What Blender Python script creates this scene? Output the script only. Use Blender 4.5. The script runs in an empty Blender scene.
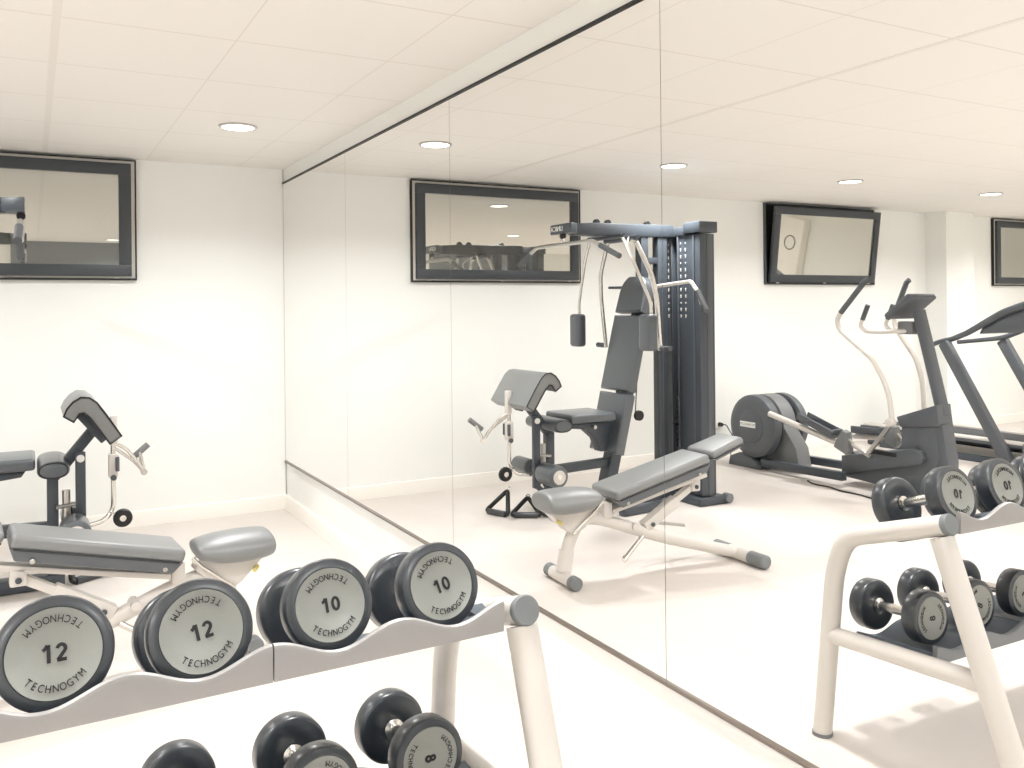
import bpy, bmesh, math, random
from mathutils import Vector, Matrix
random.seed(4)
PI = math.pi
SC = bpy.context.scene
COL = SC.collection
FZ = -0.02          # floor height
H = 2.5             # ceiling height
YB = 6.51           # back wall
YF = -1.6           # wall behind the camera
XL = -10.2          # far side wall

# ------------------------------------------------------------------ camera
cam_d = bpy.data.cameras.new('camera')
cam = bpy.data.objects.new('camera', cam_d)
COL.objects.link(cam)
SC.camera = cam
FPX = 873.87
cam_d.sensor_fit = 'HORIZONTAL'
cam_d.sensor_width = 36.0
cam_d.lens = FPX / 1024 * 36
cam_d.shift_x = 0.0
cam_d.shift_y = -(384 - 308.33) / 1024
cam_d.clip_start = 0.05
yaw, rol = 0.503, 0.0098
Fw = Vector((math.sin(yaw), math.cos(yaw), 0))
R0 = Vector((math.cos(yaw), -math.sin(yaw), 0))
U0 = Vector((0, 0, 1))
Rr = R0 * math.cos(rol) - U0 * math.sin(rol)
Uu = U0 * math.cos(rol) + R0 * math.sin(rol)
M = Matrix((Rr, Uu, -Fw)).transposed().to_4x4()
M.translation = Vector((-1.647, 0, 1.4516))
cam.matrix_world = M

# ------------------------------------------------------------------ world, view
w = bpy.data.worlds.new('world')
SC.world = w
w.use_nodes = True
w.node_tree.nodes['Background'].inputs[0].default_value = (1, 0.97, 0.93, 1)
w.node_tree.nodes['Background'].inputs[1].default_value = 0.5
SC.view_settings.view_transform = 'Standard'
SC.view_settings.look = 'None'
SC.view_settings.gamma = 1.0
SC.view_settings.use_curve_mapping = False
SC.view_settings.exposure = 0.12
SC.cycles.use_denoising = True
SC.cycles.max_bounces = 14
SC.cycles.diffuse_bounces = 8
SC.cycles.glossy_bounces = 8
SC.cycles.sample_clamp_indirect = 8

LIGHT_W = 25.0
DOWNLIGHTS = [(x, y) for y in (5.09, 1.95, -0.85) for x in (-0.61, -2.53, -4.43, -6.37, -8.30)]  # middle and rear rows are unseen, added to light the room
for lx, ly in DOWNLIGHTS:
    ld = bpy.data.lights.new('downlight_lamp', 'AREA')
    ld.shape = 'DISK'
    ld.size = 0.17
    ld.energy = LIGHT_W
    ld.color = (0.995, 1.0, 1.0)
    ld.spread = math.radians(145)
    lo = bpy.data.objects.new('downlight_lamp', ld)
    lo.location = (lx, ly, H - 0.022)
    COL.objects.link(lo)

# ------------------------------------------------------------------ materials
def lin(c):
    return tuple(((v / 255) / 12.92 if v / 255 <= 0.04045 else ((v / 255 + 0.055) / 1.055) ** 2.4) for v in c) + (1,)

def mat(name, rgb, rough=0.5, metal=0.0, spec=0.5, noise=0.0, nscale=60, bump=0.0, coat=0.0, crough=0.25, cior=1.5, emit=None, estr=0):
    m = bpy.data.materials.new(name)
    m.use_nodes = True
    nt = m.node_tree
    b = nt.nodes['Principled BSDF']
    b.inputs['Base Color'].default_value = lin(rgb)
    b.inputs['Roughness'].default_value = rough
    b.inputs['Metallic'].default_value = metal
    b.inputs['Specular IOR Level'].default_value = spec
    b.inputs['Coat Weight'].default_value = coat
    b.inputs['Coat Roughness'].default_value = crough
    b.inputs['Coat IOR'].default_value = cior
    if emit:
        b.inputs['Emission Color'].default_value = lin(emit)
        b.inputs['Emission Strength'].default_value = estr
    if noise or bump:
        tc = nt.nodes.new('ShaderNodeTexCoord')
        n = nt.nodes.new('ShaderNodeTexNoise')
        n.inputs['Scale'].default_value = nscale
        n.inputs['Detail'].default_value = 3
        nt.links.new(tc.outputs['Object'], n.inputs['Vector'])
        if noise:
            mx = nt.nodes.new('ShaderNodeMix')
            mx.data_type = 'RGBA'
            c = lin(rgb)
            mx.inputs[6].default_value = tuple(v * (1 - noise) for v in c[:3]) + (1,)
            mx.inputs[7].default_value = tuple(min(1, v * (1 + noise)) for v in c[:3]) + (1,)
            nt.links.new(n.outputs['Fac'], mx.inputs[0])
            nt.links.new(mx.outputs[2], b.inputs['Base Color'])
        if bump:
            bp = nt.nodes.new('ShaderNodeBump')
            bp.inputs['Strength'].default_value = bump
            bp.inputs['Distance'].default_value = 0.002
            nt.links.new(n.outputs['Fac'], bp.inputs['Height'])
            nt.links.new(bp.outputs['Normal'], b.inputs['Normal'])
    return m

WALL = mat('wall_paint', (240, 241, 238), 0.7, spec=0.25, noise=0.01, nscale=3, bump=0.05)
FLOOR = mat('vinyl_floor', (213, 206, 200), 0.42, spec=0.35, noise=0.035, nscale=6)
BASEB = mat('baseboard_paint', (244, 241, 235), 0.45, spec=0.4)
SLATEWALL = mat('slate_wall_paint', (120, 126, 130), 0.6)
WFRAME = mat('window_frame_anthracite', (64, 68, 73), 0.45, spec=0.5, noise=0.06, nscale=200)
WGAP = mat('window_rebate_white', (214, 210, 202), 0.6)
BLACK = mat('black_rubber_gasket', (20, 20, 22), 0.5)
VINYL = mat('grey_upholstery_vinyl', (108, 111, 112), 0.5, spec=0.6, coat=1.0, crough=0.46, cior=1.8, noise=0.05, nscale=300, bump=0.15)
VINYL_D = mat('dark_upholstery_vinyl', (76, 82, 88), 0.38, spec=0.6, coat=0.6, crough=0.3, noise=0.06, nscale=300, bump=0.15)
PIPING = mat('black_piping', (28, 30, 33), 0.5)
DARKSTEEL = mat('anthracite_powdercoat', (66, 72, 79), 0.42, spec=0.5, noise=0.08, nscale=400, bump=0.1)
DARKPLASTIC = mat('anthracite_plastic', (84, 88, 93), 0.45, spec=0.5, noise=0.05, nscale=300)
MIDPLASTIC = mat('mid_grey_plastic', (116, 118, 119), 0.5, noise=0.04, nscale=300)
WHITESTEEL = mat('pearl_white_tube_paint', (208, 203, 197), 0.33, spec=0.55, coat=0.2)
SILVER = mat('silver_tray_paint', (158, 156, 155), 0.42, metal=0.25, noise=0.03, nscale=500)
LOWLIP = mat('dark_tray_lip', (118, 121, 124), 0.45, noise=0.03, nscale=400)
LINER = mat('slate_tray_liner', (80, 88, 96), 0.55, noise=0.04, nscale=200)
CHROME = mat('chrome', (226, 223, 218), 0.24, metal=1.0)
BRUSHED = mat('brushed_steel', (190, 188, 183), 0.3, metal=0.9)
RUBBER = mat('dumbbell_rubber', (42, 47, 53), 0.36, spec=0.6, coat=0.5, crough=0.22, noise=0.06, nscale=300, bump=0.12)
DISC = mat('dumbbell_label_disc', (143, 145, 140), 0.38, metal=0.2, noise=0.04, nscale=250)
INK = mat('black_ink', (16, 17, 20), 0.5)
WHITEINK = mat('white_ink', (235, 234, 230), 0.5)
CAP = mat('grey_end_cap', (118, 122, 124), 0.55, noise=0.05, nscale=300)
GRIP = mat('rubber_grip', (84, 88, 92), 0.6, noise=0.05, nscale=300)
BELT = mat('treadmill_belt', (60, 62, 66), 0.7, noise=0.05, nscale=300)
DECKSIDE = mat('treadmill_deck_side', (196, 190, 184), 0.4)
LAMPGLOW = mat('downlight_diffuser', (255, 252, 246), 0.5, emit=(255, 250, 240), estr=4.0)
YELLOW = mat('yellow_adjust_lever', (214, 200, 120), 0.5)

# mirror silvering
MIRROR = bpy.data.materials.new('mirror_silvering')
MIRROR.use_nodes = True
_b = MIRROR.node_tree.nodes['Principled BSDF']
_b.inputs['Base Color'].default_value = (0.955, 0.953, 0.945, 1)
_b.inputs['Metallic'].default_value = 1.0
_b.inputs['Roughness'].default_value = 0.0
_b.inputs['Specular IOR Level'].default_value = 0.5
EDGE = mat('mirror_edge', (120, 112, 104), 0.4)

# night-dark window glass: partly mirroring, dark behind
GLASS = bpy.data.materials.new('dark_window_glass')
GLASS.use_nodes = True
nt = GLASS.node_tree
nt.nodes.remove(nt.nodes['Principled BSDF'])
g1 = nt.nodes.new('ShaderNodeBsdfGlossy')
g1.inputs['Color'].default_value = (0.50, 0.495, 0.46, 1)
g1.inputs['Roughness'].default_value = 0.015
d1 = nt.nodes.new('ShaderNodeBsdfDiffuse')
d1.inputs['Color'].default_value = (0.09, 0.09, 0.085, 1)
ad = nt.nodes.new('ShaderNodeAddShader')
nt.links.new(g1.outputs[0], ad.inputs[0])
nt.links.new(d1.outputs[0], ad.inputs[1])
nt.links.new(ad.outputs[0], nt.nodes['Material Output'].inputs['Surface'])

# ceiling tiles with grid joints
CEIL = bpy.data.materials.new('ceiling_tiles')
CEIL.use_nodes = True
nt = CEIL.node_tree
b = nt.nodes['Principled BSDF']
b.inputs['Roughness'].default_value = 0.75
b.inputs['Specular IOR Level'].default_value = 0.2
tc = nt.nodes.new('ShaderNodeTexCoord')
sep = nt.nodes.new('ShaderNodeSeparateXYZ')
nt.links.new(tc.outputs['Object'], sep.inputs[0])
def joint(axis, off, pitch, width):
    a = nt.nodes.new('ShaderNodeMath'); a.operation = 'ADD'; a.inputs[1].default_value = -off
    nt.links.new(sep.outputs[axis], a.inputs[0])
    m_ = nt.nodes.new('ShaderNodeMath'); m_.operation = 'PINGPONG'; m_.inputs[1].default_value = pitch / 2
    nt.links.new(a.outputs[0], m_.inputs[0])
    l = nt.nodes.new('ShaderNodeMath'); l.operation = 'LESS_THAN'; l.inputs[1].default_value = width / 2
    nt.links.new(m_.outputs[0], l.inputs[0])
    return l
jx = joint(0, -0.94, 0.62, 0.005)
jy = joint(1, 4.13, 0.65, 0.009)
mxm = nt.nodes.new('ShaderNodeMath'); mxm.operation = 'MAXIMUM'
nt.links.new(jx.outputs[0], mxm.inputs[0]); nt.links.new(jy.outputs[0], mxm.inputs[1])
cm = nt.nodes.new('ShaderNodeMix'); cm.data_type = 'RGBA'
cm.inputs[6].default_value = lin((238, 235, 230))
cm.inputs[7].default_value = lin((224, 219, 213))
nt.links.new(mxm.outputs[0], cm.inputs[0])
nt.links.new(cm.outputs[2], b.inputs['Base Color'])

# ------------------------------------------------------------------ mesh helpers
class MB:
    def __init__(s):
        s.bm = bmesh.new()
    def _merge(s, t, mi=0):
        for f in t.faces:
            f.material_index = mi
        me = bpy.data.meshes.new('tmp')
        t.to_mesh(me); t.free()
        s.bm.from_mesh(me)
        bpy.data.meshes.remove(me)
    def box(s, c, size, bev=0.0, rot=None, seg=2, mi=0):
        """c centre, size full; rot 3x3 matrix with the local axes as columns"""
        t = bmesh.new()
        bmesh.ops.create_cube(t, size=1.0)
        for v in t.verts:
            v.co = Vector((v.co.x * size[0], v.co.y * size[1], v.co.z * size[2]))
        if bev > 0:
            bmesh.ops.bevel(t, geom=list(t.edges), offset=min(bev, min(size) * 0.49), segments=seg, profile=0.5, affect='EDGES')
        mt = Matrix.Translation(Vector(c)) @ (rot.to_4x4() if rot else Matrix.Identity(4))
        bmesh.ops.transform(t, matrix=mt, verts=t.verts)
        s._merge(t, mi)
        return s
    def bar(s, a, b_, wd, ht, bev=0.004, up=(0, 0, 1), mi=0, seg=2):
        """rectangular bar from a to b; wd across, ht along up"""
        a, b_ = Vector(a), Vector(b_)
        x = (b_ - a).normalized()
        y = Vector(up).cross(x).normalized()
        z = x.cross(y)
        r = Matrix((x, y, z)).transposed()
        return s.box((a + b_) / 2, ((b_ - a).length, wd, ht), bev, r, seg, mi)
    def tube(s, pts, r, n=16, caps=True, smooth=0, mi=0, close=False):
        pts = [Vector(p) for p in pts]
        if smooth:
            pts = fillet(pts, smooth)
        rs = r if isinstance(r, (list, tuple)) else [r] * len(pts)
        if len(rs) != len(pts):
            rs = [rs[0] + (rs[-1] - rs[0]) * i / (len(pts) - 1) for i in range(len(pts))]
        t = bmesh.new()
        rings = []
        prev = None
        N = len(pts)
        for i, p in enumerate(pts):
            if close:
                d = (pts[(i + 1) % N] - pts[i - 1]).normalized()
            elif i == 0:
                d = (pts[1] - pts[0]).normalized()
            elif i == N - 1:
                d = (pts[-1] - pts[-2]).normalized()
            else:
                d = ((pts[i + 1] - p).normalized() + (p - pts[i - 1]).normalized()).normalized()
            if prev is None:
                u = d.orthogonal().normalized()
            else:
                u = (prev - d * prev.dot(d)).normalized()
            prev = u
            v = d.cross(u)
            rings.append([t.verts.new(p + (u * math.cos(2 * PI * k / n) + v * math.sin(2 * PI * k / n)) * rs[i]) for k in range(n)])
        rng = range(N if close else N - 1)
        for i in rng:
            a_, b_ = rings[i], rings[(i + 1) % N]
            for k in range(n):
                t.faces.new((a_[k], a_[(k + 1) % n], b_[(k + 1) % n], b_[k]))
        if caps and not close:
            t.faces.new(list(reversed(rings[0])))
            t.faces.new(rings[-1])
        bmesh.ops.recalc_face_normals(t, faces=t.faces)
        s._merge(t, mi)
        return s
    def lathe(s, prof, c=(0, 0, 0), axis=(0, 0, 1), n=40, mi=0, scale=None):
        """prof list of (radius, height) along axis"""
        t = bmesh.new()
        z = Vector(axis).normalized(); x = z.orthogonal().normalized(); y = z.cross(x)
        if scale: # (dir, factor)
            pass
        rings = []
        for r, h in prof:
            if r < 1e-6:
                rings.append([t.verts.new(Vector(c) + z * h)])
            else:
                rings.append([t.verts.new(Vector(c) + z * h + (x * math.cos(2 * PI * k / n) + y * math.sin(2 * PI * k / n)) * r) for k in range(n)])
        for a_, b_ in zip(rings, rings[1:]):
            for k in range(n):
                q = []
                for R_, i in ((a_, k), (a_, k + 1), (b_, k + 1), (b_, k)):
                    vv = R_[i % len(R_)]
                    if vv not in q:
                        q.append(vv)
                if len(q) > 2:
                    t.faces.new(q)
        if len(rings[0]) > 1: t.faces.new(rings[0])
        if len(rings[-1]) > 1: t.faces.new(rings[-1])
        bmesh.ops.recalc_face_normals(t, faces=t.faces)
        s._merge(t, mi)
        return s
    def prism(s, poly, x0, x1, bev=0.0, plane='yz', mi=0, seg=2):
        """polygon in yz (extruded along x) or xz (extruded along y) or xy (along z)"""
        def P(a, b_, k):
            return {'yz': (k, a, b_), 'xz': (a, k, b_), 'xy': (a, b_, k)}[plane]
        t = bmesh.new()
        A = [t.verts.new(P(a, b_, x0)) for a, b_ in poly]
        B = [t.verts.new(P(a, b_, x1)) for a, b_ in poly]
        fa = t.faces.new(A); fb = t.faces.new(list(reversed(B)))
        n = len(poly)
        for i in range(n):
            t.faces.new((A[i], B[i], B[(i + 1) % n], A[(i + 1) % n]))
        bmesh.ops.recalc_face_normals(t, faces=t.faces)
        if bev > 0:
            bmesh.ops.bevel(t, geom=list(set(fa.edges) | set(fb.edges)), offset=bev, segments=seg, profile=0.5, affect='EDGES')
        s._merge(t, mi)
        return s
    def grid(s, f, nu, nv, thick=None, mi=0):
        t = bmesh.new()
        V = [[t.verts.new(f(i / nu, j / nv)) for j in range(nv + 1)] for i in range(nu + 1)]
        for i in range(nu):
            for j in range(nv):
                t.faces.new((V[i][j], V[i + 1][j], V[i + 1][j + 1], V[i][j + 1]))
        bmesh.ops.recalc_face_normals(t, faces=t.faces)
        if thick:
            bmesh.ops.solidify(t, geom=list(t.faces), thickness=thick)
            bmesh.ops.recalc_face_normals(t, faces=t.faces)
        s._merge(t, mi)
        return s
    def subsurf_cage(s, verts, faces, lv=2, mi=0):
        t = bmesh.new()
        vs = [t.verts.new(v) for v in verts]
        for f in faces: t.faces.new([vs[i] for i in f])
        bmesh.ops.recalc_face_normals(t, faces=t.faces)
        me = bpy.data.meshes.new('cage'); t.to_mesh(me); t.free()
        ob = bpy.data.objects.new('cage', me); COL.objects.link(ob)
        md = ob.modifiers.new('s', 'SUBSURF'); md.levels = lv
        dg = bpy.context.evaluated_depsgraph_get()
        m2 = bpy.data.meshes.new_from_object(ob.evaluated_get(dg))
        bpy.data.objects.remove(ob); bpy.data.meshes.remove(me)
        t = bmesh.new(); t.from_mesh(m2); bpy.data.meshes.remove(m2)
        s._merge(t, mi)
        return s
    def build(s, name, mats, parent=None, angle=35, **props):
        me = bpy.data.meshes.new(name)
        s.bm.to_mesh(me); s.bm.free()
        for p in me.polygons: p.use_smooth = True
        me.set_sharp_from_angle(angle=math.radians(angle))
        for m_ in (mats if isinstance(mats, (list, tuple)) else [mats]):
            me.materials.append(m_)
        o = bpy.data.objects.new(name, me)
        COL.objects.link(o)
        if parent is not None:
            wm = world(parent)
            me.transform(wm.inverted())
            o.parent = parent
        for k, v in props.items(): o[k] = v
        return o

def world(o):
    m_ = Matrix.LocRotScale(o.location, o.rotation_euler, o.scale)
    return (world(o.parent) @ m_) if o.parent else m_

def fillet(pts, r, n=6):
    out = [pts[0]]
    for a, b_, c in zip(pts, pts[1:], pts[2:]):
        u, v = (a - b_), (c - b_)
        k = min(r, u.length * 0.48, v.length * 0.48)
        p0, p2 = b_ + u.normalized() * k, b_ + v.normalized() * k
        for i in range(n + 1):
            t = i / n
            out.append(p0 * (1 - t) ** 2 + b_ * 2 * t * (1 - t) + p2 * t * t)
    out.append(pts[-1])
    return out

def thing(name, loc, label, cat, group=None, rotz=0.0):
    o = bpy.data.objects.new(name, None)
    COL.objects.link(o)
    o.location = loc
    o.rotation_euler = (0, 0, rotz)
    o.empty_display_size = 0.1
    o['label'] = label; o['category'] = cat
    if group: o['group'] = group
    return o

def tag(o, label, cat, group=None):
    o['label'] = label; o['category'] = cat
    if group: o['group'] = group
    return o

def struct(name, mb, m_):
    return mb.build(name, m_, None, kind='structure')

def origin_to(o, loc):
    loc = Vector(loc)
    o.data.transform(Matrix.Translation(-loc)); o.location = loc

_tcache = {}
def text_mesh(txt, size, extrude=0.0):
    key = (txt, size, extrude)
    if key not in _tcache:
        cu = bpy.data.curves.new('t', 'FONT')
        cu.body = txt; cu.size = size; cu.extrude = extrude; cu.align_x = 'CENTER'; cu.align_y = 'CENTER'
        cu.offset = 0.0
        ob = bpy.data.objects.new('t', cu); COL.objects.link(ob)
        dg = bpy.context.evaluated_depsgraph_get()
        me = bpy.data.meshes.new_from_object(ob.evaluated_get(dg))
        bpy.data.objects.remove(ob); bpy.data.curves.remove(cu)
        _tcache[key] = me
    return _tcache[key]

def add_text(mb, txt, size, mtx, extrude=0.0006):
    t = bmesh.new(); t.from_mesh(text_mesh(txt, size, extrude))
    bmesh.ops.transform(t, matrix=mtx, verts=t.verts)
    mb._merge(t)

# ================================================================== ROOM
struct('floor', MB().box(((XL + 0.0) / 2, (YF + YB) / 2, FZ - 0.05), (-XL + 0.4, YB - YF + 0.4, 0.1)), FLOOR)
struct('ceiling', MB().box((XL / 2, (YF + YB) / 2, H + 0.05), (-XL + 0.4, YB - YF + 0.4, 0.1)), CEIL)
struct('wall_right', MB().box((0.108, (YF + YB) / 2, (H + FZ) / 2), (0.2, YB - YF + 0.4, H - FZ)), WALL)
struct('wall_left', MB().box((XL - 0.1, (YF + YB) / 2, (H + FZ) / 2), (0.2, YB - YF + 0.4, H - FZ)), WALL)
struct('wall_back', MB().box((XL / 2, YB + 0.1, (H + FZ) / 2), (-XL, 0.2, H - FZ)), WALL)
struct('wall_front', MB().box((XL / 2, YF - 0.1, (H + FZ) / 2), (-XL, 0.2, H - FZ)), WALL)
struct('trim_1', MB().box((-1.15, YF + 0.012, (H + FZ) / 2), (1.5, 0.02, H - FZ)), SLATEWALL)
struct('trim_2', MB().box((-5.45, YF + 0.012, (H + FZ) / 2), (1.6, 0.02, H - FZ)), SLATEWALL)
struct('trim_3', MB().box((-7.62, YB - 0.13, (H + FZ) / 2), (0.5, 0.26, H - FZ)), WALL)     # pilaster between the windows
def baseboard(name, poly_len, horiz):
    pass
bb = [(0, FZ), (0.018, FZ), (0.018, 0.062), (0.013, 0.082), (0, 0.086)]
struct('baseboard_back', MB().prism([(YB - a, z) for a, z in bb], XL, 0.008, plane='yz'), BASEB)
struct('baseboard_right', MB().prism([(0.008 - a, z) for a, z in bb], YF, YB, plane='xz'), BASEB)
struct('baseboard_front', MB().prism([(YF + a, z) for a, z in bb], XL, 0.008, plane='yz'), BASEB)
# thin raised grid profile of the ceiling beside the first window
struct('trim_4', MB().box((-1.56, (YF + YB) / 2, H - 0.001), (0.03, YB - YF, 0.002)), mat('ceiling_profile', (230, 226, 220), 0.6))

# ------------------------------------------------------------------ mirrors
MT, MBm = 2.392, 0.336
seams = [6.506, 5.043, 3.560, 2.063, 0.563, -0.937]
names = ['narrowest-looking mirror panel in the far corner by the back wall',
         'tall mirror panel second from the back wall corner',
         'tall mirror panel reflecting the multigym seat, third from the back corner',
         'large nearest mirror panel, reflecting the elliptical trainer and dumbbell rack end',
         'mirror panel farthest from the back wall, past the dumbbell rack']
for i in range(5):
    y1, y0 = seams[i] - 0.0012, seams[i + 1] + 0.0012
    p = MB()
    p.box((0.004, (y0 + y1) / 2, (MT + MBm) / 2), (0.0076, y1 - y0, MT - MBm))
    o = p.build('wall_mirror', [MIRROR, EDGE])
    for f in o.data.polygons:
        f.use_smooth = False
        f.material_index = 0 if f.normal.x < -0.9 else 1
    origin_to(o, (0.0078, (y0 + y1) / 2, MBm))
    tag(o, names[i], 'mirror', 'mirror panels along the wall')
struct('trim_5', MB().box((0.0, (seams[0] + seams[-1]) / 2, MT + 0.005), (0.016, seams[0] - seams[-1], 0.009)), BLACK)
struct('trim_6', MB().box((-0.001, (seams[0] + seams[-1]) / 2, MBm - 0.004), (0.018, seams[0] - seams[-1], 0.008)), mat('mirror_bottom_channel', (128, 118, 110), 0.35, metal=0.6))
struct('trim_7', MB().box((0.004, 6.508, (MT + MBm) / 2), (0.01, 0.004, MT - MBm)), mat('mirror_corner_bead', (190, 186, 180), 0.4))

# ------------------------------------------------------------------ windows
def window(name, x0, x1, z0, z1, tilt=0.0):
    # x0 < x1
    y = YB
    fr = MB()
    d = 0.035
    for (a, b_, c, e) in ((x0, x1, z1 - 0.010, z1), (x0, x1, z0, z0 + 0.014), (x0, x0 + 0.010, z0 + 0.014, z1 - 0.010), (x1 - 0.010, x1, z0 + 0.014, z1 - 0.010)):
        fr.box(((a + b_) / 2, y - d / 2, (c + e) / 2), (b_ - a, d, e - c), 0.002)
    win = fr.build(name, BLACK if not tilt else WFRAME)
    win['kind'] = 'structure'
    rb = MB()
    rb.box(((x0 + x1) / 2, y - (0.014 if not tilt else 0.004), (z0 + z1) / 2), (x1 - x0 - 0.02, 0.028 if not tilt else 0.008, z1 - z0 - 0.02))
    rb.build('rebate', WGAP if not tilt else BLACK, win)
    # sash: local build, hinged on its bottom edge
    sx0, sx1, sz0, sz1 = x0 + 0.034, x1 - 0.034, z0 + 0.026, z1 - 0.030
    fw = 0.078
    R_ = Matrix.Translation((0, y - 0.012, sz0)) @ Matrix.Rotation(tilt, 4, 'X') @ Matrix.Translation((0, -(y - 0.012), -sz0))
    sa = MB()
    ys = y - 0.040
    for (a, b_, c, e) in ((sx0, sx1, sz1 - fw, sz1), (sx0, sx1, sz0, sz0 + fw), (sx0, sx0 + fw, sz0 + fw, sz1 - fw), (sx1 - fw, sx1, sz0 + fw, sz1 - fw)):
        sa.box(((a + b_) / 2, ys, (c + e) / 2), (b_ - a, 0.040, e - c), 0.004)
    bmesh.ops.transform(sa.bm, matrix=R_, verts=sa.bm.verts)
    sash = sa.build('sash', WFRAME, win)
    gl = MB()
    gl.box(((sx0 + sx1) / 2, ys + 0.003, (sz0 + sz1) / 2), (sx1 - sx0 - 2 * fw + 0.01, 0.012, sz1 - sz0 - 2 * fw + 0.01))
    bmesh.ops.transform(gl.bm, matrix=R_, verts=gl.bm.verts)
    gl.build('pane', GLASS, sash)
    for hx in (sx0 + 0.10, (sx0 + sx1) / 2, sx1 - 0.10):
        h_ = MB().box((hx, y - 0.056, z0 + 0.016), (0.035, 0.014, 0.010), 0.003)
        h_.build('hinge', BRUSHED, win)
    return win
window('window_1', -2.615, -1.010, 1.668, 2.490)
window('window_2', -6.46, -4.84, 1.668, 2.490, tilt=math.radians(7))
window('window_3', -10.15, -8.60, 1.668, 2.490)

# ------------------------------------------------------------------ downlights
dl_lab = {(-0.61, 5.09): 'round white recessed downlight near the mirror, close to the back wall',
          (-2.53, 5.09): 'round recessed downlight in the ceiling above the multigym',
          (-4.43, 5.09): 'round recessed downlight in the ceiling above the elliptical trainer',
          (-6.37, 5.09): 'round recessed downlight in the ceiling above the treadmill',
          (-8.30, 5.09): 'round recessed downlight by the farthest window'}
word = {-0.61: 'mirror wall', -2.53: 'multigym', -4.43: 'elliptical trainer', -6.37: 'treadmill', -8.30: 'far side wall'}
for lx, ly in DOWNLIGHTS:
    lab = dl_lab.get((lx, ly)) or ('round recessed downlight, unseen %s row added for light, in line with the %s' % ('middle' if ly > 0 else 'rear', word[lx]))
    t = thing('ceiling_downlight', (lx, ly, H), lab, 'ceiling light', 'recessed ceiling downlights')
    MB().lathe([(0.088, -0.001), (0.104, -0.001), (0.106, -0.006), (0.100, -0.010), (0.090, -0.010), (0.088, -0.006)], (lx, ly, H), n=40).build('rim', mat('downlight_rim', (200, 198, 194), 0.3, metal=0.5) if 'downlight_rim' not in bpy.data.materials else bpy.data.materials['downlight_rim'], t)
    MB().lathe([(0.0, -0.003), (0.088, -0.003), (0.088, -0.009), (0, -0.009)], (lx, ly, H), n=40).build('diffuser', LAMPGLOW, t)

# ================================================================== DUMBBELLS
def digits(mb, txt, h, mtx):
    # bold sans digits built as flat outlines: cap height h, stroke 0.2 h
    st = h * 0.20
    wd = h * 0.58
    gap = h * 0.14
    x = -(len(txt) * wd + (len(txt) - 1) * gap) / 2
    def ribbon(pts, closed):
        P = [Vector((p[0] * wd + x, (p[1] - 0.5) * h, 0)) for p in pts]
        t = bmesh.new(); L = []; N = len(P)
        for i, p in enumerate(P):
            a = P[i - 1] if (i or closed) else p
            b_ = P[(i + 1) % N] if (i < N - 1 or closed) else p
            d = (b_ - a).normalized(); n = Vector((-d.y, d.x, 0))
            L.append((t.verts.new(p + n * st / 2), t.verts.new(p - n * st / 2)))
        for i in range(N if closed else N - 1):
            a, b_ = L[i], L[(i + 1) % N]
            t.faces.new((a[0], a[1], b_[1], b_[0]))
        bmesh.ops.recalc_face_normals(t, faces=t.faces)
        e = bmesh.ops.extrude_face_region(t, geom=list(t.faces))
        for v in e['geom']:
            if isinstance(v, bmesh.types.BMVert): v.co.z += 0.0006
        bmesh.ops.transform(t, matrix=mtx, verts=t.verts)
        mb._merge(t)
    def oval(cx, cy, rx, ry, a0=0, a1=360, n=28):
        return [(cx + rx * math.cos(math.radians(a0 + (a1 - a0) * i / n)), cy + ry * math.sin(math.radians(a0 + (a1 - a0) * i / n))) for i in range(n + (0 if abs(a1 - a0) == 360 else 1))]
    for ch in txt:
        if ch == '1':
            ribbon([(0.08, 0.72), (0.30, 0.80), (0.52, 0.99)], False); ribbon([(0.60, 1.0), (0.60, 0.0)], False)
        elif ch == '0':
            ribbon(oval(0.5, 0.5, 0.38, 0.41), True)
        elif ch == '2':
            ribbon(oval(0.5, 0.69, 0.36, 0.23, 170, -30, 16) + [(0.16, 0.09)], False); ribbon([(0.10, 0.09), (0.96, 0.09)], False)
        elif ch == '8':
            ribbon(oval(0.5, 0.715, 0.30, 0.20), True); ribbon(oval(0.5, 0.30, 0.37, 0.215), True)
        elif ch == '6':
            ribbon(oval(0.5, 0.31, 0.36, 0.22), True); ribbon([(0.85, 0.86), (0.6, 0.91), (0.32, 0.80), (0.16, 0.52), (0.14, 0.34)], False)
        x += wd + gap

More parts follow.
